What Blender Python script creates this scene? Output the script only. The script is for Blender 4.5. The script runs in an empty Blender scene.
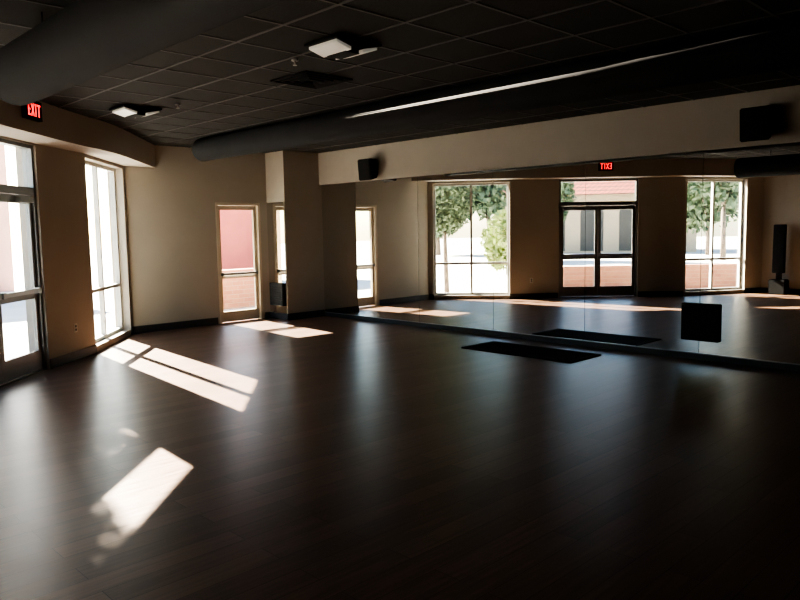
import bpy, bmesh, math, random
from mathutils import Vector, Matrix
random.seed(4)
scene = bpy.context.scene

# room coordinates: u runs along the mirror wall, v runs towards the mirror. world = (v, u, z)
def W(u, v, z=0.0):
    return Vector((v, u, z))

CEIL = 3.08
# ------------------------------------------------------------------ materials
def mat(name, col, rough=0.6, metal=0.0, spec=0.5, noise=0.0, nscale=8.0, emit=None, estr=0.0, bump=0.0, bscale=60.0):
    m = bpy.data.materials.new(name); m.use_nodes = True
    nt = m.node_tree; b = nt.nodes['Principled BSDF']
    b.inputs['Base Color'].default_value = (*col, 1)
    b.inputs['Roughness'].default_value = rough
    b.inputs['Metallic'].default_value = metal
    b.inputs['Specular IOR Level'].default_value = spec
    tc = nt.nodes.new('ShaderNodeTexCoord')
    if noise > 0:
        n = nt.nodes.new('ShaderNodeTexNoise'); n.inputs['Scale'].default_value = nscale
        n.inputs['Detail'].default_value = 4
        r = nt.nodes.new('ShaderNodeValToRGB')
        r.color_ramp.elements[0].position = 0.3; r.color_ramp.elements[1].position = 0.7
        r.color_ramp.elements[0].color = (*[c * (1 - noise) for c in col], 1)
        r.color_ramp.elements[1].color = (*[min(1, c * (1 + noise)) for c in col], 1)
        nt.links.new(tc.outputs['Object'], n.inputs['Vector'])
        nt.links.new(n.outputs['Fac'], r.inputs['Fac'])
        nt.links.new(r.outputs['Color'], b.inputs['Base Color'])
    if bump > 0:
        n2 = nt.nodes.new('ShaderNodeTexNoise'); n2.inputs['Scale'].default_value = bscale
        n2.inputs['Detail'].default_value = 3
        bp = nt.nodes.new('ShaderNodeBump'); bp.inputs['Strength'].default_value = bump
        bp.inputs['Distance'].default_value = 0.01
        nt.links.new(tc.outputs['Object'], n2.inputs['Vector'])
        nt.links.new(n2.outputs['Fac'], bp.inputs['Height'])
        nt.links.new(bp.outputs['Normal'], b.inputs['Normal'])
    if emit:
        b.inputs['Emission Color'].default_value = (*emit, 1)
        b.inputs['Emission Strength'].default_value = estr
    return m

M_wall = mat('beige_paint', (0.355, 0.318, 0.272), 0.85, noise=0.03, nscale=2, bump=0.15, bscale=120)
M_soffit = mat('soffit_paint', (0.385, 0.348, 0.303), 0.85, noise=0.03, nscale=2)
M_ceil = mat('black_ceiling_tile', (0.022, 0.020, 0.019), 0.9, noise=0.3, nscale=60, bump=0.4, bscale=250)
M_grid = mat('ceiling_grid_metal', (0.075, 0.072, 0.068), 0.6)
M_duct = mat('dark_duct', (0.020, 0.020, 0.022), 0.85, spec=0.15, noise=0.15, nscale=3)
M_base = mat('cove_base_rubber', (0.03, 0.032, 0.036), 0.5)
M_alu = mat('anodised_aluminium', (0.22, 0.22, 0.22), 0.4, metal=0.6)
M_aluL = mat('white_window_frame', (0.42, 0.41, 0.39), 0.5)
M_beigeF = mat('beige_door_frame', (0.48, 0.42, 0.33), 0.55)
M_black = mat('black_plastic', (0.010, 0.010, 0.011), 0.6, spec=0.2)
M_grille = mat('speaker_grille', (0.016, 0.016, 0.017), 0.7, spec=0.2, bump=0.8, bscale=400)
M_mirror = mat('mirror_silver', (0.82, 0.83, 0.82), 0.0, metal=1.0)
M_track = mat('track_metal', (0.35, 0.35, 0.36), 0.35, metal=0.7)
M_white = mat('white_plastic', (0.5, 0.5, 0.48), 0.4)
M_lens = mat('light_lens', (0.7, 0.7, 0.66), 0.35, emit=(1, 0.96, 0.85), estr=0.12)  # faint glow painted in to brighten lenses of fixtures taken as unlit
M_red = mat('exit_red', (0.7, 0.02, 0.02), 0.5, emit=(1, 0.03, 0.03), estr=2.2)
M_mat = mat('rubber_mat', (0.008, 0.008, 0.009), 0.85, spec=0.3, noise=0.3, nscale=80)
M_conc = mat('concrete_paving', (0.50, 0.49, 0.47), 0.9, noise=0.08, nscale=0.6)
M_redb = mat('red_stucco', (0.60, 0.16, 0.11), 0.9, noise=0.1, nscale=1)
M_pale = mat('pale_pink_stucco', (0.62, 0.36, 0.29), 0.9, noise=0.06, nscale=1)
M_stuc = mat('cream_stucco', (0.50, 0.39, 0.28), 0.9, noise=0.06, nscale=1)
M_leaf = mat('leaves_dark', (0.09, 0.12, 0.065), 0.7, noise=0.5, nscale=2)
M_leaf2 = mat('leaves_bright', (0.32, 0.37, 0.14), 0.7, noise=0.5, nscale=2)
M_bark = mat('bark', (0.16, 0.12, 0.09), 0.9, noise=0.4, nscale=12)
M_dglass = mat('dark_glass', (0.06, 0.055, 0.05), 0.4)

def brick_mat(name, c1, c2, mort, sc, bw=0.5, rh=0.25, rough=0.85, msize=0.02):
    m = bpy.data.materials.new(name); m.use_nodes = True
    nt = m.node_tree; b = nt.nodes['Principled BSDF']; b.inputs['Roughness'].default_value = rough
    tc = nt.nodes.new('ShaderNodeTexCoord'); br = nt.nodes.new('ShaderNodeTexBrick')
    sep = nt.nodes.new('ShaderNodeSeparateXYZ'); add = nt.nodes.new('ShaderNodeMath'); com = nt.nodes.new('ShaderNodeCombineXYZ')
    nt.links.new(tc.outputs['Object'], sep.inputs[0])
    nt.links.new(sep.outputs[0], add.inputs[0]); nt.links.new(sep.outputs[1], add.inputs[1])
    nt.links.new(add.outputs[0], com.inputs[0]); nt.links.new(sep.outputs[2], com.inputs[1])
    nt.links.new(com.outputs[0], br.inputs['Vector'])
    br.inputs['Color1'].default_value = (*c1, 1); br.inputs['Color2'].default_value = (*c2, 1)
    br.inputs['Mortar'].default_value = (*mort, 1); br.inputs['Scale'].default_value = sc
    br.inputs['Brick Width'].default_value = bw; br.inputs['Row Height'].default_value = rh
    br.inputs['Mortar Size'].default_value = msize
    nt.links.new(br.outputs['Color'], b.inputs['Base Color'])
    return m
M_brick = brick_mat('garden_brick', (0.44, 0.20, 0.12), (0.38, 0.16, 0.10), (0.40, 0.28, 0.20), 1.0, 0.3, 0.1, msize=0.006)
M_tile = brick_mat('roof_tile', (0.36, 0.08, 0.04), (0.28, 0.055, 0.03), (0.10, 0.03, 0.02), 1.0, 0.35, 0.25, msize=0.04)

# floor: dark wood-look planks
M_floor = bpy.data.materials.new('dark_wood_plank_floor'); M_floor.use_nodes = True
nt = M_floor.node_tree; b = nt.nodes['Principled BSDF']
tc = nt.nodes.new('ShaderNodeTexCoord')
br = nt.nodes.new('ShaderNodeTexBrick'); br.inputs['Scale'].default_value = 1
br.inputs['Brick Width'].default_value = 1.2; br.inputs['Row Height'].default_value = 0.16
br.inputs['Mortar Size'].default_value = 0.0016; br.offset = 0.37
br.inputs['Color1'].default_value = (0.172, 0.100, 0.068, 1); br.inputs['Color2'].default_value = (0.122, 0.070, 0.047, 1)
br.inputs['Mortar'].default_value = (0.03, 0.018, 0.013, 1)
nt.links.new(tc.outputs['Object'], br.inputs['Vector'])
mp = nt.nodes.new('ShaderNodeMapping'); mp.inputs['Scale'].default_value = (1.5, 26, 1)
nt.links.new(tc.outputs['Object'], mp.inputs['Vector'])
ns = nt.nodes.new('ShaderNodeTexNoise'); ns.inputs['Scale'].default_value = 1.6; ns.inputs['Detail'].default_value = 6
nt.links.new(mp.outputs[0], ns.inputs['Vector'])
mx = nt.nodes.new('ShaderNodeMix'); mx.data_type = 'RGBA'; mx.blend_type = 'MULTIPLY'; mx.inputs[0].default_value = 0.75
rp = nt.nodes.new('ShaderNodeValToRGB')
rp.color_ramp.elements[0].position = 0.3; rp.color_ramp.elements[0].color = (0.64, 0.61, 0.58, 1)
rp.color_ramp.elements[1].position = 0.7; rp.color_ramp.elements[1].color = (1.22, 1.2, 1.18, 1)
nt.links.new(ns.outputs['Fac'], rp.inputs['Fac'])
nt.links.new(br.outputs['Color'], mx.inputs[6]); nt.links.new(rp.outputs['Color'], mx.inputs[7])
nt.links.new(mx.outputs[2], b.inputs['Base Color'])
mr = nt.nodes.new('ShaderNodeMapRange'); mr.inputs[3].default_value = 0.27; mr.inputs[4].default_value = 0.43
nt.links.new(ns.outputs['Fac'], mr.inputs[0]); nt.links.new(mr.outputs[0], b.inputs['Roughness'])
bp = nt.nodes.new('ShaderNodeBump'); bp.inputs['Strength'].default_value = 0.14; bp.inputs['Distance'].default_value = 0.002
nt.links.new(ns.outputs['Fac'], bp.inputs['Height']); nt.links.new(bp.outputs[0], b.inputs['Normal'])
b.inputs['Specular IOR Level'].default_value = 0.38

# thin clear glass
M_glass = bpy.data.materials.new('clear_glass'); M_glass.use_nodes = True
nt = M_glass.node_tree; nt.nodes.clear()
o = nt.nodes.new('ShaderNodeOutputMaterial'); t = nt.nodes.new('ShaderNodeBsdfTransparent'); g = nt.nodes.new('ShaderNodeBsdfGlossy')
t.inputs[0].default_value = (0.93, 0.96, 0.95, 1); g.inputs['Roughness'].default_value = 0.02
ms = nt.nodes.new('ShaderNodeMixShader'); ms.inputs[0].default_value = 0.05
nt.links.new(t.outputs[0], ms.inputs[1]); nt.links.new(g.outputs[0], ms.inputs[2]); nt.links.new(ms.outputs[0], o.inputs[0])

# ------------------------------------------------------------------ mesh helpers
def finish(bm, name, m, parent=None, smooth=False, recalc=True):
    if recalc:
        bmesh.ops.recalc_face_normals(bm, faces=bm.faces[:])
    me = bpy.data.meshes.new(name); bm.to_mesh(me); bm.free()
    ob = bpy.data.objects.new(name, me); scene.collection.objects.link(ob)
    if isinstance(m, (list, tuple)):
        for x in m: me.materials.append(x)
    else: me.materials.append(m)
    if smooth:
        for p in me.polygons: p.use_smooth = True
    if parent: ob.parent = parent
    return ob

def hexa(bm, pts, mi=0):
    vs = [bm.verts.new(p) for p in pts]
    for f in ((0,1,2,3),(7,6,5,4),(0,4,5,1),(1,5,6,2),(2,6,7,3),(3,7,4,0)):
        fc = bm.faces.new([vs[i] for i in f]); fc.material_index = mi

def box(bm, u0, u1, v0, v1, z0, z1, mi=0):
    hexa(bm, [W(u0,v0,z0),W(u1,v0,z0),W(u1,v1,z0),W(u0,v1,z0),W(u0,v0,z1),W(u1,v0,z1),W(u1,v1,z1),W(u0,v1,z1)], mi)

def empty(name, loc=(0,0,0)):
    e = bpy.data.objects.new(name, None); e.empty_display_size = 0.1; scene.collection.objects.link(e)
    e.location = loc
    return e

def cyl(bm, p0, p1, r0, r1=None, n=24, mi=0, caps=True):
    r1 = r0 if r1 is None else r1
    p0, p1 = Vector(p0), Vector(p1); d = (p1 - p0).normalized()
    a = d.orthogonal().normalized(); c = d.cross(a)
    A = []; B = []
    for i in range(n):
        t = 2*math.pi*i/n; o = a*math.cos(t) + c*math.sin(t)
        A.append(bm.verts.new(p0 + o*r0)); B.append(bm.verts.new(p1 + o*r1))
    for i in range(n):
        f = bm.faces.new([A[i], A[(i+1)%n], B[(i+1)%n], B[i]]); f.material_index = mi; f.smooth = True
    if caps:
        f = bm.faces.new(A[::-1]); f.material_index = mi; f = bm.faces.new(B); f.material_index = mi

class Seg:
    def __init__(self, A, B):
        self.A = Vector(A); self.B = Vector(B); self.L = (self.B-self.A).length
        self.t = (self.B-self.A)/self.L
        self.n = None
    def p(self, s, d, z):
        q = self.A + self.t*s + self.n*d
        return W(q.x, q.y, z)
    def box(self, bm, s0, s1, d0, d1, z0, z1, mi=0):
        hexa(bm, [self.p(s0,d0,z0),self.p(s1,d0,z0),self.p(s1,d1,z0),self.p(s0,d1,z0),
                  self.p(s0,d0,z1),self.p(s1,d0,z1),self.p(s1,d1,z1),self.p(s0,d1,z1)], mi)

# ------------------------------------------------------------------ room outline
U_N = 11.35; V_E = 8.55; V_W = -0.9; U_S = -4.0
P = [(11.35,5.0),(9.87,3.80),(9.17,2.98),(7.87,1.68),(7.14,0.95),(6.07,-0.9)]
outline = [(U_S,V_E),(U_N,V_E)] + P + [(U_S,V_W)]
TH = 0.24
NN = len(outline)
area = sum(outline[i][0]*outline[(i+1)%NN][1]-outline[(i+1)%NN][0]*outline[i][1] for i in range(NN))/2
def outn(A, B):
    t = (Vector(B)-Vector(A)).normalized()
    return Vector((t.y, -t.x)) if area > 0 else Vector((-t.y, t.x))
offs = []
for i in range(NN):
    n1 = outn(outline[i-1], outline[i]); n2 = outn(outline[i], outline[(i+1)%NN])
    m = (n1+n2).normalized(); offs.append(Vector(outline[i]) + m*(TH/max(0.3, m.dot(n1))))

def wall(name, i, openings, m=M_wall, top=CEIL):
    A, B = Vector(outline[i]), Vector(outline[(i+1)%NN]); A2, B2 = offs[i], offs[(i+1)%NN]
    L = (B-A).length; bm = bmesh.new()
    sg = Seg(A, B); sg.n = outn(A, B)
    def slab(s0, s1, z0, z1):
        def inn(s): return A + sg.t*s
        def out(s):
            if s <= 1e-6: return A2
            if s >= L-1e-6: return B2
            return A + sg.t*s + sg.n*TH
        q = [inn(s0), inn(s1), out(s1), out(s0)]
        hexa(bm, [W(x.x,x.y,z0) for x in q] + [W(x.x,x.y,z1) for x in q])
    s = 0
    for (a, b_, z0, z1) in sorted(openings):
        if a > s: slab(s, a, 0, top)
        if z0 > 0: slab(a, b_, 0, z0)
        slab(a, b_, z1, top)
        s = b_
    if s < L: slab(s, L, 0, top)
    finish(bm, name, m)
    return sg

seg_e = wall('wall_east', 0, [])
seg_n = wall('wall_north', 1, [(8.55-7.52, 8.55-6.60, 0, 2.16)])
seg_w1 = wall('wall_northwest_window', 2, [(0.12, 1.86, 0.09, 2.66)])
seg_p1 = wall('wall_northwest_pier', 3, [])
seg_d = wall('wall_northwest_entry', 4, [(0.02, 1.82, 0, 2.69)])
seg_p2 = wall('wall_west_pier', 5, [])
seg_w3 = wall('wall_west_window', 6, [(0.06, 1.66, 0.09, 2.66)])
seg_west = wall('wall_west', 7, [])
seg_s = wall('wall_south', 8, [])

bm = bmesh.new(); box(bm, 10.78, U_N, 7.68, V_E, 0, CEIL); finish(bm, 'wall_corner_pier', M_wall)

def poly_slab(name, pts, z0, z1, m):
    bm = bmesh.new()
    lo = [bm.verts.new(W(p[0],p[1],z0)) for p in pts]; hi = [bm.verts.new(W(p[0],p[1],z1)) for p in pts]
    bm.faces.new(lo); bm.faces.new(hi[::-1]); n = len(pts)
    for i in range(n): bm.faces.new([lo[i],lo[(i+1)%n],hi[(i+1)%n],hi[i]])
    return finish(bm, name, m)
poly_slab('floor', [tuple(o) for o in offs], -0.12, 0.0, M_floor)
poly_slab('ceiling', [tuple(o) for o in offs], CEIL, CEIL+0.2, M_ceil)

# ceiling grid
def crossings(const, axis):
    r = []
    for i in range(NN):
        a, c = outline[i], outline[(i+1)%NN]
        x0, x1 = a[axis], c[axis]; y0, y1 = a[1-axis], c[1-axis]
        if (x0-const)*(x1-const) < 0: r.append(y0+(y1-y0)*(const-x0)/(x1-x0))
    return sorted(r)
bm = bmesh.new(); hw = 0.011
k = U_S+0.35
while k < U_N:
    c = crossings(k, 0)
    for j in range(0, len(c)-1, 2): box(bm, k-hw, k+hw, c[j], c[j+1], CEIL-0.006, CEIL+0.002)
    k += 0.61
k = V_W+0.33
while k < V_E:
    c = crossings(k, 1)
    for j in range(0, len(c)-1, 2): box(bm, c[j], c[j+1], k-hw, k+hw, CEIL-0.0065, CEIL+0.002)
    k += 0.61
finish(bm, 'ceiling_grid', M_grid)

# ------------------------------------------------------------------ curved soffit along window walls
ctrl = [(11.9,6.05),(11.34,5.52),(9.66,4.16),(8.86,3.28),(7.56,1.98),(6.80,1.15),(5.75,-0.89),(5.4,-1.6)]
def catmull(ps, n=14):
    out = []
    for i in range(1, len(ps)-2):
        p0,p1,p2,p3 = [Vector(ps[j]) for j in (i-1,i,i+1,i+2)]
        for k in range(n):
            t = k/n
            out.append(0.5*((2*p1)+(-p0+p2)*t+(2*p0-5*p1+4*p2-p3)*t*t+(-p0+3*p1-3*p2+p3)*t**3))
    out.append(Vector(ps[-2])); return out
curve = catmull(ctrl)
pts = [tuple(c) for c in curve] + [P[i] for i in range(5,-1,-1)]
poly_slab('ceiling_curved_soffit', pts, 2.71, CEIL-0.001, M_soffit)
bm = bmesh.new(); box(bm, U_S, 10.78, V_E-0.07, V_E, 2.49, CEIL-0.001); finish(bm, 'ceiling_mirror_soffit', M_soffit)

# ------------------------------------------------------------------ mirrors
bm = bmesh.new()
edges = [10.775, 9.81]
while edges[-1] > U_S+0.3: edges.append(edges[-1]-1.56)
edges[-1] = U_S+0.01
for i in range(len(edges)-1):
    box(bm, edges[i+1]+0.003, edges[i]-0.003, V_E-0.016, V_E-0.010, 0.075, 2.485)
finish(bm, 'wall_mirror', M_mirror)
bm = bmesh.new(); box(bm, U_S, 10.78, V_E-0.010, V_E-0.001, 0.0, 2.49)
box(bm, U_S, 10.78, V_E-0.026, V_E-0.001, 0.0, 0.072)
finish(bm, 'baseboard_east', M_base)
bm = bmesh.new(); box(bm, U_S, 10.775, V_E-0.028, V_E-0.017, 0.072, 0.084); finish(bm, 'trim_mirror_channel', M_track)
bm = bmesh.new(); box(bm, 10.80, 11.33, 7.665, 7.675, 0.12, 2.16); finish(bm, 'pier_mirror', M_mirror)

# ------------------------------------------------------------------ baseboards
def bb(name, sg, runs):
    bm = bmesh.new()
    for a, c in runs: sg.box(bm, a, c, -0.014, 0.0, 0, 0.12)
    finish(bm, name, M_base)
bb('baseboard_north', seg_n, [(0.88, 8.55-7.56), (8.55-6.56, seg_n.L)])
bb('baseboard_northwest_window', seg_w1, [(0, 0.12), (1.86, seg_w1.L)])
bb('baseboard_northwest_pier', seg_p1, [(0, seg_p1.L)])
bb('baseboard_west_pier', seg_p2, [(0, seg_p2.L)])
bb('baseboard_west_window', seg_w3, [(1.66, seg_w3.L)])
bb('baseboard_west', seg_west, [(0, seg_west.L)])
bb('baseboard_south', seg_s, [(0, seg_s.L)])
bm = bmesh.new(); box(bm, 10.766, 10.78, 7.666, V_E-0.03, 0, 0.12); box(bm, 10.766, 11.335, 7.666, 7.68, 0, 0.118)
finish(bm, 'baseboard_pier', M_base)

# ------------------------------------------------------------------ windows
def window(name, sg, s0, s1, z0, z1, fm):
    e = empty(name, sg.p((s0+s1)/2, 0.15, z0))
    inv = Matrix.Translation(-e.location)
    d0, d1 = 0.12, 0.19
    bm = bmesh.new(); fw = 0.05
    sg.box(bm, s0, s1, d0, d1, z0, z0+fw); sg.box(bm, s0, s1, d0, d1, z1-fw, z1)
    sg.box(bm, s0, s0+fw, d0, d1, z0+fw, z1-fw); sg.box(bm, s1-fw, s1, d0, d1, z0+fw, z1-fw)
    mid = (s0+s1)/2
    sg.box(bm, mid-0.025, mid+0.025, d0, d1, z0+fw, z1-fw)
    for (a, c) in ((s0+fw, mid-0.025), (mid+0.025, s1-fw)):
        sg.box(bm, a, c, d0, d1, 0.80, 0.85)
    bmesh.ops.transform(bm, matrix=inv, verts=bm.verts[:])
    finish(bm, 'frame', fm, e)
    bm = bmesh.new(); sg.box(bm, s0+fw, s1-fw, 0.152, 0.158, z0+fw, z1-fw)
    bmesh.ops.transform(bm, matrix=inv, verts=bm.verts[:]); finish(bm, 'glass', M_glass, e)
window('window_1', seg_w1, 0.12, 1.86, 0.09, 2.66, M_aluL)
window('window_2', seg_w3, 0.06, 1.66, 0.09, 2.66, M_aluL)

# ------------------------------------------------------------------ entry double door with transom
def entry(name, sg, s0, s1, H, T):
    e = empty(name, sg.p((s0+s1)/2, 0.1, 0)); inv = Matrix.Translation(-e.location)
    d0, d1 = 0.03, 0.14; fw = 0.045
    def fin(bm, n, m):
        bmesh.ops.transform(bm, matrix=inv, verts=bm.verts[:]); finish(bm, n, m, e)
    bm = bmesh.new()
    sg.box(bm, s0, s0+fw, d0, d1, 0, T); sg.box(bm, s1-fw, s1, d0, d1, 0, T)
    sg.box(bm, s0+fw, s1-fw, d0, d1, T-fw, T); sg.box(bm, s0+fw, s1-fw, d0, d1, H, H+0.09)
    sg.box(bm, s0+fw, s1-fw, d0, d1, 0.0, 0.015)
    fin(bm, 'frame', M_alu)
    bm = bmesh.new(); sg.box(bm, s0+fw, s1-fw, 0.082, 0.088, H+0.09, T-fw); fin(bm, 'transom_glass', M_glass)
    mid = (s0+s1)/2
    for k, (a, c) in enumerate(((s0+fw+0.004, mid-0.003), (mid+0.003, s1-fw-0.004))):
        bm = bmesh.new(); st = 0.065; g0, g1 = 0.06, 0.105
        sg.box(bm, a, a+st, g0, g1, 0.02, H-0.005); sg.box(bm, c-st, c, g0, g1, 0.02, H-0.005)
        sg.box(bm, a+st, c-st, g0, g1, 0.02, 0.25); sg.box(bm, a+st, c-st, g0, g1, H-0.1, H-0.005)
        sg.box(bm, a+st, c-st, g0+0.005, g1-0.005, 0.88, 0.95)
        fin(bm, 'leaf_%d' % (k+1), M_alu)
        bm = bmesh.new(); sg.box(bm, a+st, c-st, 0.079, 0.084, 0.25, H-0.1); fin(bm, 'leaf_glass_%d' % (k+1), M_glass)
        bm = bmesh.new()
        sg.box(bm, a+0.03, c-0.03, 0.0, 0.03, 0.95, 1.0); sg.box(bm, a+0.02, a+0.08, 0.0, 0.06, 0.94, 1.01); sg.box(bm, c-0.08, c-0.02, 0.0, 0.06, 0.94, 1.01)
        fin(bm, 'push_bar_%d' % (k+1), M_track)
        bm = bmesh.new(); q = a+0.05 if k == 0 else c-0.35
        sg.box(bm, q, q+0.3, 0.0, 0.06, H-0.09, H-0.03)
        fin(bm, 'closer_%d' % (k+1), M_alu)
entry('door_1', seg_d, 0.02, 1.82, 2.10, 2.69)

# north glazed door (single)
sg = seg_n; s0, s1 = 8.55-7.52, 8.55-6.60
e = empty('door_2', sg.p((s0+s1)/2, 0.1, 0)); inv = Matrix.Translation(-e.location)
bm = bmesh.new()
sg.box(bm, s0, s0+0.05, -0.01, 0.17, 0, 2.16); sg.box(bm, s1-0.05, s1, -0.01, 0.17, 0, 2.16); sg.box(bm, s0+0.05, s1-0.05, -0.01, 0.17, 2.11, 2.16)
bmesh.ops.transform(bm, matrix=inv, verts=bm.verts[:]); finish(bm, 'frame', M_beigeF, e)
bm = bmesh.new(); a, c = s0+0.054, s1-0.054
sg.box(bm, a, a+0.06, 0.05, 0.095, 0.01, 2.105); sg.box(bm, c-0.06, c, 0.05, 0.095, 0.01, 2.105)
sg.box(bm, a+0.06, c-0.06, 0.05, 0.095, 0.01, 0.2); sg.box(bm, a+0.06, c-0.06, 0.05, 0.095, 2.03, 2.105)
sg.box(bm, a+0.06, c-0.06, 0.05, 0.095, 0.80, 0.86)
bmesh.ops.transform(bm, matrix=inv, verts=bm.verts[:]); finish(bm, 'leaf', M_beigeF, e)
bm = bmesh.new(); sg.box(bm, a+0.06, c-0.06, 0.068, 0.074, 0.2, 2.03)
bmesh.ops.transform(bm, matrix=inv, verts=bm.verts[:]); finish(bm, 'glass', M_glass, e)
bm = bmesh.new(); sg.box(bm, a+0.02, c-0.02, 0.0, 0.03, 0.86, 0.90); sg.box(bm, a+0.02, a+0.07, 0.0, 0.05, 0.85, 0.91); sg.box(bm, c-0.07, c-0.02, 0.0, 0.05, 0.85, 0.91)
bmesh.ops.transform(bm, matrix=inv, verts=bm.verts[:]); finish(bm, 'push_bar', M_track, e)

# ------------------------------------------------------------------ ducts
def duct(u_end, v, zc, r):
    e = empty('air_duct', W(u_end, v, zc)); inv = Matrix.Translation(-e.location)
    bm = bmesh.new(); cyl(bm, W(u_end, v, zc), W(U_S+0.01, v, zc), r, n=64)
    cyl(bm, W(u_end+0.03, v, zc), W(u_end, v, zc), r*0.93, r, n=64)
    bmesh.ops.transform(bm, matrix=inv, verts=bm.verts[:]); finish(bm, 'duct_body', M_duct, e)
    bm = bmesh.new(); u = u_end-0.6
    while u > U_S+0.3:
        cyl(bm, W(u, v, zc+r-0.01), W(u, v, CEIL-0.001), 0.005, n=8); u -= 1.5
    bmesh.ops.transform(bm, matrix=inv, verts=bm.verts[:]); finish(bm, 'hanger_rods', M_duct, e)
duct(10.12, 5.7, 2.897, 0.171)
duct(5.68, 1.74, 2.76, 0.20)

# ------------------------------------------------------------------ ceiling lights (winged LED fixtures)
def fixture(u, v):
    e = empty('ceiling_light', W(u, v, CEIL)); k = 0.76
    bm = bmesh.new(); box(bm, -0.15*k, 0.15*k, -0.09*k, 0.09*k, -0.13*k, -0.007); box(bm, -0.25*k, 0.25*k, -0.02, 0.02, -0.05*k, -0.008)
    finish(bm, 'housing', M_black, e)
    for sgn in (-1, 1):
        bm = bmesh.new()
        v0, v1 = sgn*0.08*k, sgn*0.27*k
        hexa(bm, [W(-0.22*k,v0,-0.125*k),W(0.22*k,v0,-0.125*k),W(0.22*k,v1,-0.075*k),W(-0.22*k,v1,-0.075*k),
                  W(-0.22*k,v0,-0.095*k),W(0.22*k,v0,-0.095*k),W(0.22*k,v1,-0.045*k),W(-0.22*k,v1,-0.045*k)])
        finish(bm, 'lens_%s' % ('a' if sgn < 0 else 'b'), M_lens, e)
        bm = bmesh.new()
        hexa(bm, [W(-0.26*k,v0,-0.093*k),W(0.26*k,v0,-0.093*k),W(0.26*k,v1*1.1,-0.043*k),W(-0.26*k,v1*1.1,-0.043*k),
                  W(-0.26*k,v0,-0.04*k),W(0.26*k,v0,-0.04*k),W(0.26*k,v1*1.1,-0.012),W(-0.26*k,v1*1.1,-0.012)])
        finish(bm, 'wing_%s' % ('a' if sgn < 0 else 'b'), M_black, e)
fixture(4.38, 3.72); fixture(8.15, 3.76); fixture(0.5, 3.67)

def diffuser(u, v):
    bm = bmesh.new()
    for k in range(4):
        a = 0.28-k*0.065; t = 0.018
        z0, z1 = CEIL-0.022-k*0.003, CEIL-0.007
        box(bm,-a+u,a+u,v-a,v-a+t,z0,z1); box(bm,-a+u,a+u,v+a-t,v+a,z0,z1); box(bm,u-a,u-a+t,v-a,v+a,z0,z1); box(bm,u+a-t,u+a,v-a,v+a,z0,z1)
    finish(bm, 'air_vent', M_duct)
diffuser(5.6, 4.35)
def sprinkler(u, v):
    c0 = CEIL-0.007
    bm = bmesh.new(); cyl(bm, W(u,v,c0), W(u,v,c0-0.012), 0.03, n=16); cyl(bm, W(u,v,c0-0.012), W(u,v,c0-0.045), 0.008, n=10); cyl(bm, W(u,v,c0-0.045), W(u,v,c0-0.05), 0.018, n=12)
    finish(bm, 'fire_sprinkler', M_white)
sprinkler(5.05, 3.75); sprinkler(7.6, 4.0)

# ------------------------------------------------------------------ exit sign above entry
e = empty('exit_sign', W(8.175, 2.645, 2.94))
q = Vector((-0.7071, 0.7071)); tdir = Vector((0.7071, 0.7071))
def LP(s, d, z):
    x = tdir*s + q*d
    return W(x.x, x.y, z)
def lbox(bm, s0, s1, d0, d1, z0, z1):
    hexa(bm, [LP(s0,d0,z0),LP(s1,d0,z0),LP(s1,d1,z0),LP(s0,d1,z0),LP(s0,d0,z1),LP(s1,d0,z1),LP(s1,d1,z1),LP(s0,d1,z1)])
bm = bmesh.new(); lbox(bm, -0.16, 0.16, -0.03, 0.02, -0.10, 0.10); lbox(bm, -0.05, 0.05, -0.03, 0.0, 0.10, 0.133)
finish(bm, 'sign_box', M_black, e)
bm = bmesh.new()
F = 0.024; h = 0.065; w = 0.018
def st(x, z0, z1, wd=w): lbox(bm, x, x+wd, 0.02, F, z0, z1)
def hb(x0, x1, z): lbox(bm, x0, x1, 0.02, F, z-w/2, z+w/2)
st(-0.125, -h, h); hb(-0.125, -0.075, h-w/2); hb(-0.125, -0.08, 0); hb(-0.125, -0.075, -h+w/2)
for sgn in (-1, 1):
    x0, x1 = -0.058, -0.008
    a, c = (x0, x1) if sgn > 0 else (x1, x0)
    hexa(bm, [LP(a-0.01,0.02,-h),LP(a+0.01,0.02,-h),LP(a+0.01,F,-h),LP(a-0.01,F,-h),
              LP(c-0.01,0.02,h),LP(c+0.01,0.02,h),LP(c+0.01,F,h),LP(c-0.01,F,h)])
st(0.018, -h, h)
st(0.082, -h, h); hb(0.055, 0.125, h-w/2)
finish(bm, 'letters', M_red, e)

# ------------------------------------------------------------------ speakers on soffit
def speaker(u, z):
    e = empty('wall_speaker', W(u, V_E-0.075, z))
    bm = bmesh.new()
    b0 = [W(-0.10,-0.04,-0.15),W(0.10,-0.04,-0.15),W(0.16,-0.24,-0.20),W(-0.16,-0.24,-0.20)]
    t0 = [W(-0.10,-0.04,0.17),W(0.10,-0.04,0.17),W(0.16,-0.27,0.16),W(-0.16,-0.27,0.16)]
    hexa(bm, b0+t0)
    bmesh.ops.bevel(bm, geom=bm.edges[:], offset=0.012, segments=2, affect='EDGES')
    finish(bm, 'cabinet', M_black, e)
    bm = bmesh.new()
    hexa(bm, [W(-0.14,-0.242,-0.18),W(0.14,-0.242,-0.18),W(0.14,-0.255,-0.18),W(-0.14,-0.255,-0.18),
              W(-0.14,-0.268,0.14),W(0.14,-0.268,0.14),W(0.14,-0.282,0.14),W(-0.14,-0.282,0.14)])
    finish(bm, 'grille', M_grille, e)
    bm = bmesh.new(); box(bm, -0.05, 0.05, -0.045, 0.0, -0.06, 0.06); box(bm, -0.06, 0.06, -0.006, 0.004, -0.1, 0.1)
    finish(bm, 'bracket', M_black, e)
speaker(9.2, 2.67); speaker(2.90, 2.71)

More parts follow.
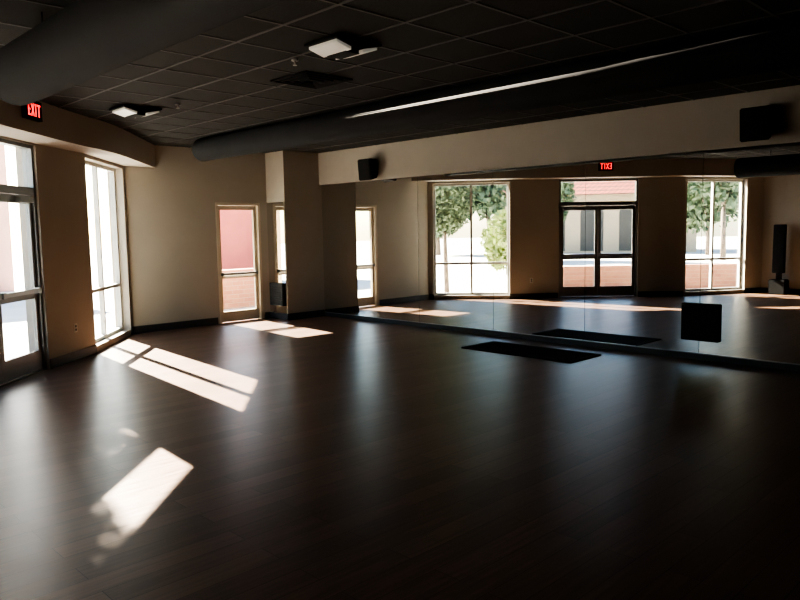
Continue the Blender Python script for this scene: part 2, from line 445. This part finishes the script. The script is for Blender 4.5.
# ------------------------------------------------------------------ black low wall panels on mirrors
def low_panel(sgp, s, d, zc, sz=0.45):
    e = empty('subwoofer_panel', sgp.p(s, d, zc)); inv = Matrix.Translation(-e.location)
    bm = bmesh.new(); a = sz/2
    sgp.box(bm, s-a, s+a, d-0.05, d, zc-a, zc+a)
    bmesh.ops.transform(bm, matrix=inv, verts=bm.verts[:])
    bmesh.ops.bevel(bm, geom=bm.edges[:], offset=0.008, segments=2, affect='EDGES'); finish(bm, 'frame', M_black, e)
    bm = bmesh.new()
    for k in range(9):
        z = zc-a+0.045+k*(sz-0.09)/8
        sgp.box(bm, s-a+0.03, s+a-0.03, d-0.058, d-0.049, z-0.008, z+0.008)
    bmesh.ops.transform(bm, matrix=inv, verts=bm.verts[:]); finish(bm, 'louvres', M_grille, e)
low_panel(seg_e, 3.55-U_S, -0.018, 0.46)
sp = Seg((10.78, 7.68), (11.35, 7.68)); sp.n = Vector((0, 1))
low_panel(sp, 0.27, -0.016, 0.47, 0.42)

# ------------------------------------------------------------------ floor mat
bm = bmesh.new(); box(bm, 4.6, 6.32, 7.35, 8.06, 0.0, 0.014)
bmesh.ops.bevel(bm, geom=bm.edges[:], offset=0.004, segments=1, affect='EDGES')
k = 4.68
while k < 6.26:
    box(bm, k, k+0.012, 7.39, 8.02, 0.013, 0.017); k += 0.04
finish(bm, 'floor_mat', M_mat)

def outlet(sgp, s, z):
    bm = bmesh.new(); sgp.box(bm, s-0.035, s+0.035, -0.006, 0, z-0.057, z+0.057, 0)
    for dz in (-0.022, 0.022): sgp.box(bm, s-0.016, s+0.016, -0.009, -0.006, z+dz-0.014, z+dz+0.014, 1)
    finish(bm, 'power_outlet', [M_white, M_black])
outlet(seg_p1, 0.46, 0.42)

# black column loudspeaker by west wall (seen in mirror)
e = empty('column_loudspeaker', W(5.62, -0.68, 0))
bm = bmesh.new(); box(bm, -0.18, 0.18, -0.16, 0.16, 0, 0.34)
bmesh.ops.bevel(bm, geom=bm.edges[:], offset=0.02, segments=2, affect='EDGES'); finish(bm, 'bass_box', M_black, e)
bm = bmesh.new(); box(bm, -0.05, 0.05, -0.05, 0.05, 0.33, 0.50); finish(bm, 'riser', M_black, e)
bm = bmesh.new(); hexa(bm, [W(-0.11,-0.08,0.49),W(0.11,-0.08,0.49),W(0.13,0.09,0.49),W(-0.13,0.09,0.49),W(-0.11,-0.08,1.6),W(0.11,-0.08,1.6),W(0.13,0.07,1.6),W(-0.13,0.07,1.6)])
bmesh.ops.bevel(bm, geom=bm.edges[:], offset=0.012, segments=2, affect='EDGES'); finish(bm, 'column', M_black, e)

# ------------------------------------------------------------------ exterior
bm = bmesh.new(); box(bm, -60, 90, -90, 70, -0.35, -0.125); finish(bm, 'ground', M_conc)

def strip_wall(name, pts, th, z0, z1, m, cap=None):
    bm = bmesh.new()
    for a, c in zip(pts[:-1], pts[1:]):
        s_ = Seg(a, c); s_.n = Vector((s_.t.y, -s_.t.x)); s_.box(bm, -th/2, s_.L+th/2, -th/2, th/2, z0, z1, 0)
        s_.box(bm, -th/2-0.02, s_.L+th/2+0.02, -th/2-0.03, th/2+0.03, z1, z1+0.05, 1)
    finish(bm, name, [m, cap or m])
strip_wall('brick_garden_wall', [(14.6, 16.0), (14.6, 7.4)], 0.25, -0.13, 0.72, M_brick, M_brick)
strip_wall('brick_garden_wall', [(11.5, 0.8), (6.9, -3.8), (5.6, -6.5)], 0.25, -0.13, 0.50, M_brick, M_brick)

bm = bmesh.new(); box(bm, U_N+TH+0.005, U_N+2.2, 5.9, 9.2, 2.62, 2.76)
for vv in (6.0, 9.1): box(bm, U_N+2.02, U_N+2.14, vv-0.06, vv+0.06, -0.13, 2.62)
finish(bm, 'door_canopy', M_stuc)

def block(name, u, v, D, L, Hh, m, win=True):
    e = empty(name, W(u, v, 0))
    bm = bmesh.new(); box(bm, 0, D, -L/2, L/2, -0.13, Hh); finish(bm, 'walls', m, e)
    bm = bmesh.new(); box(bm, -0.2, D+0.2, -L/2-0.2, L/2+0.2, Hh, Hh+0.3); finish(bm, 'parapet', M_stuc, e)
    if win:
        bm = bmesh.new(); k = -L/2+3.0
        while k < L/2-1.6:
            box(bm, -0.03, 0.01, k, k+0.9, 1.3, 2.2); k += 4.4
        finish(bm, 'windows', M_dglass, e)
block('red_building', 23, 19.5, 6, 13.5, 3.6, M_redb)
block('pale_building', 25, 4.2, 6, 6.0, 4.6, M_pale)

def house(u, v, rot, L=16, D=8, Hh=3.6, rise=1.9):
    e = empty('tiled_roof_building', W(u, v, 0)); e.rotation_euler = (0, 0, rot)
    bm = bmesh.new(); box(bm, -D/2, D/2, -L/2, L/2, -0.13, Hh); finish(bm, 'walls', M_stuc, e)
    bm = bmesh.new(); ov = 0.9
    pb = [W(-D/2-ov,-L/2-ov,Hh-0.2),W(D/2+ov,-L/2-ov,Hh-0.2),W(D/2+ov,L/2+ov,Hh-0.2),W(-D/2-ov,L/2+ov,Hh-0.2)]
    pt = [W(-0.1,-L/2+3,Hh+rise),W(0.1,-L/2+3,Hh+rise),W(0.1,L/2-3,Hh+rise),W(-0.1,L/2-3,Hh+rise)]
    hexa(bm, pb+pt); finish(bm, 'roof', M_tile, e)
    bm = bmesh.new()
    k = -L/2+0.8
    while k < L/2-2:
        for s_ in (-1, 1):
            box(bm, s_*D/2-0.02, s_*D/2+0.02, k, k+1.5, 0.0, 2.5)
            n = 10
            for j in range(n):
                a0 = math.pi*j/n; a1 = math.pi*(j+1)/n
                x0 = k+0.75-0.75*math.cos(a0); x1 = k+0.75-0.75*math.cos(a1)
                box(bm, s_*D/2-0.02, s_*D/2+0.02, x0, x1, 2.5, 2.5+0.6*math.sin((a0+a1)/2))
        k += 2.5
    finish(bm, 'arches', M_dglass, e)
house(27, -29, math.radians(61), 13, 7, 3.95, 2.3)

def tree(name, u, v, zc, ru, rv, rz, n, lm, trunk=0.12, ls=0.16, nb=12):
    e = empty(name, W(u, v, -0.125))
    bm = bmesh.new(); zc2 = zc+0.125
    top = zc2
    cyl(bm, (0,0,0), (0.05,0.03,top*0.6), trunk, trunk*0.7, n=12)
    for k in range(6):
        a = k*1.05+random.random(); cyl(bm, (0.05,0.03,top*0.55), (rv*0.55*math.cos(a), ru*0.55*math.sin(a), zc2+rz*random.uniform(-0.2,0.5)), trunk*0.5, trunk*0.15, n=8)
    finish(bm, 'trunk', M_bark, e)
    bm = bmesh.new()
    if nb == 0:
        blobs = [(Vector((0,0,0)), 0.97)]
    else:
        blobs = [(Vector((0,0,0)), 0.85)]*3
    for k in range(nb):
        d = Vector((random.gauss(0,1),random.gauss(0,1),random.gauss(0,1))).normalized()*0.58
        blobs.append((d, 0.42))
    for k in range(n):
        c, r = random.choice(blobs)
        d = Vector((random.gauss(0,1),random.gauss(0,1),random.gauss(0,1))).normalized()*(random.random()**0.4)*r
        p = c+d
        p = Vector((p.x*rv, p.y*ru, p.z*rz+zc2))
        a = Vector((random.gauss(0,1),random.gauss(0,1),random.gauss(0,1))).normalized()*ls
        b_ = a.orthogonal().normalized()*ls*0.5
        vs = [bm.verts.new(p-a), bm.verts.new(p+b_), bm.verts.new(p+a), bm.verts.new(p-b_)]
        bm.faces.new(vs)
    finish(bm, 'foliage', lm, e, recalc=False)
tree('added_sun_blocker_tree', 15.4, 1.98, 5.1, 1.0, 0.90, 2.2, 16000, M_leaf, 0.09, 0.075, 0)  # added tall foliage, shaped to trim the sun patch from the entry transom
tree('added_sun_blocker_tree', 13.0, 2.52, 3.05, 0.85, 0.87, 1.62, 14000, M_leaf, 0.07, 0.07, 0)  # added lower foliage, blocks most sun through the entry door leaves
tree('street_tree', 27, -12.0, 4.0, 2.0, 2.0, 2.2, 2600, M_leaf, 0.16, 0.22)
tree('street_tree', 25, -14.5, 4.6, 1.8, 1.8, 2.6, 2200, M_leaf, 0.16, 0.22)
tree('street_tree', 33, -19, 3.4, 3.2, 3.2, 2.6, 3600, M_leaf, 0.2, 0.26)
tree('street_tree', 20, -13.4, 3.2, 1.0, 1.0, 1.4, 1300, M_leaf, 0.10, 0.16)
tree('street_tree', 14, -19, 4.6, 1.6, 1.6, 2.4, 1500, M_leaf, 0.14, 0.2)
tree('street_tree', 17, -24.5, 3.2, 2.4, 2.4, 2.2, 2600, M_leaf, 0.14, 0.22)
tree('garden_shrub', 16.5, -4.9, 1.2, 1.15, 1.15, 1.3, 4500, M_leaf2, 0.08, 0.11)

# ------------------------------------------------------------------ lights
sd = bpy.data.lights.new('sun', 'SUN'); sd.energy = 115; sd.angle = math.radians(0.5); sd.color = (1.0, 0.88, 0.72)
so = bpy.data.objects.new('sun', sd); scene.collection.objects.link(so)
el = math.radians(29.1); h_ = Vector((0.093, 1.0, 0)).normalized()*math.cos(el)
so.rotation_euler = Vector((h_.x, h_.y, math.sin(el))).to_track_quat('Z', 'Y').to_euler()
so.location = (2, 30, 20)

w = bpy.data.worlds.new('sky'); scene.world = w; w.use_nodes = True
nt = w.node_tree; bg = nt.nodes['Background']
sky = nt.nodes.new('ShaderNodeTexSky'); sky.sky_type = 'NISHITA'; sky.sun_disc = False
sky.sun_elevation = el; sky.sun_rotation = math.radians(5)
nt.links.new(sky.outputs[0], bg.inputs[0]); bg.inputs[1].default_value = 0.95

# ------------------------------------------------------------------ camera
cd = bpy.data.cameras.new('camera'); cam = bpy.data.objects.new('camera', cd); scene.collection.objects.link(cam)
cd.sensor_width = 36; cd.lens = 36*715/800
f2 = Vector((0.70, 0.714, 0)).normalized(); pitch = math.atan(70/715)
fw = f2*math.cos(pitch) + Vector((0,0,-math.sin(pitch)))
rq = fw.to_track_quat('-Z', 'Y').to_matrix().to_4x4()
cam.matrix_world = Matrix.Translation((0,0,1.62)) @ rq @ Matrix.Rotation(math.radians(-0.96), 4, 'Z')
scene.camera = cam
try:
    scene.view_settings.view_transform = 'AgX'
    scene.view_settings.look = 'AgX - High Contrast'
    scene.view_settings.exposure = 0.2
except Exception as ex: print(ex)
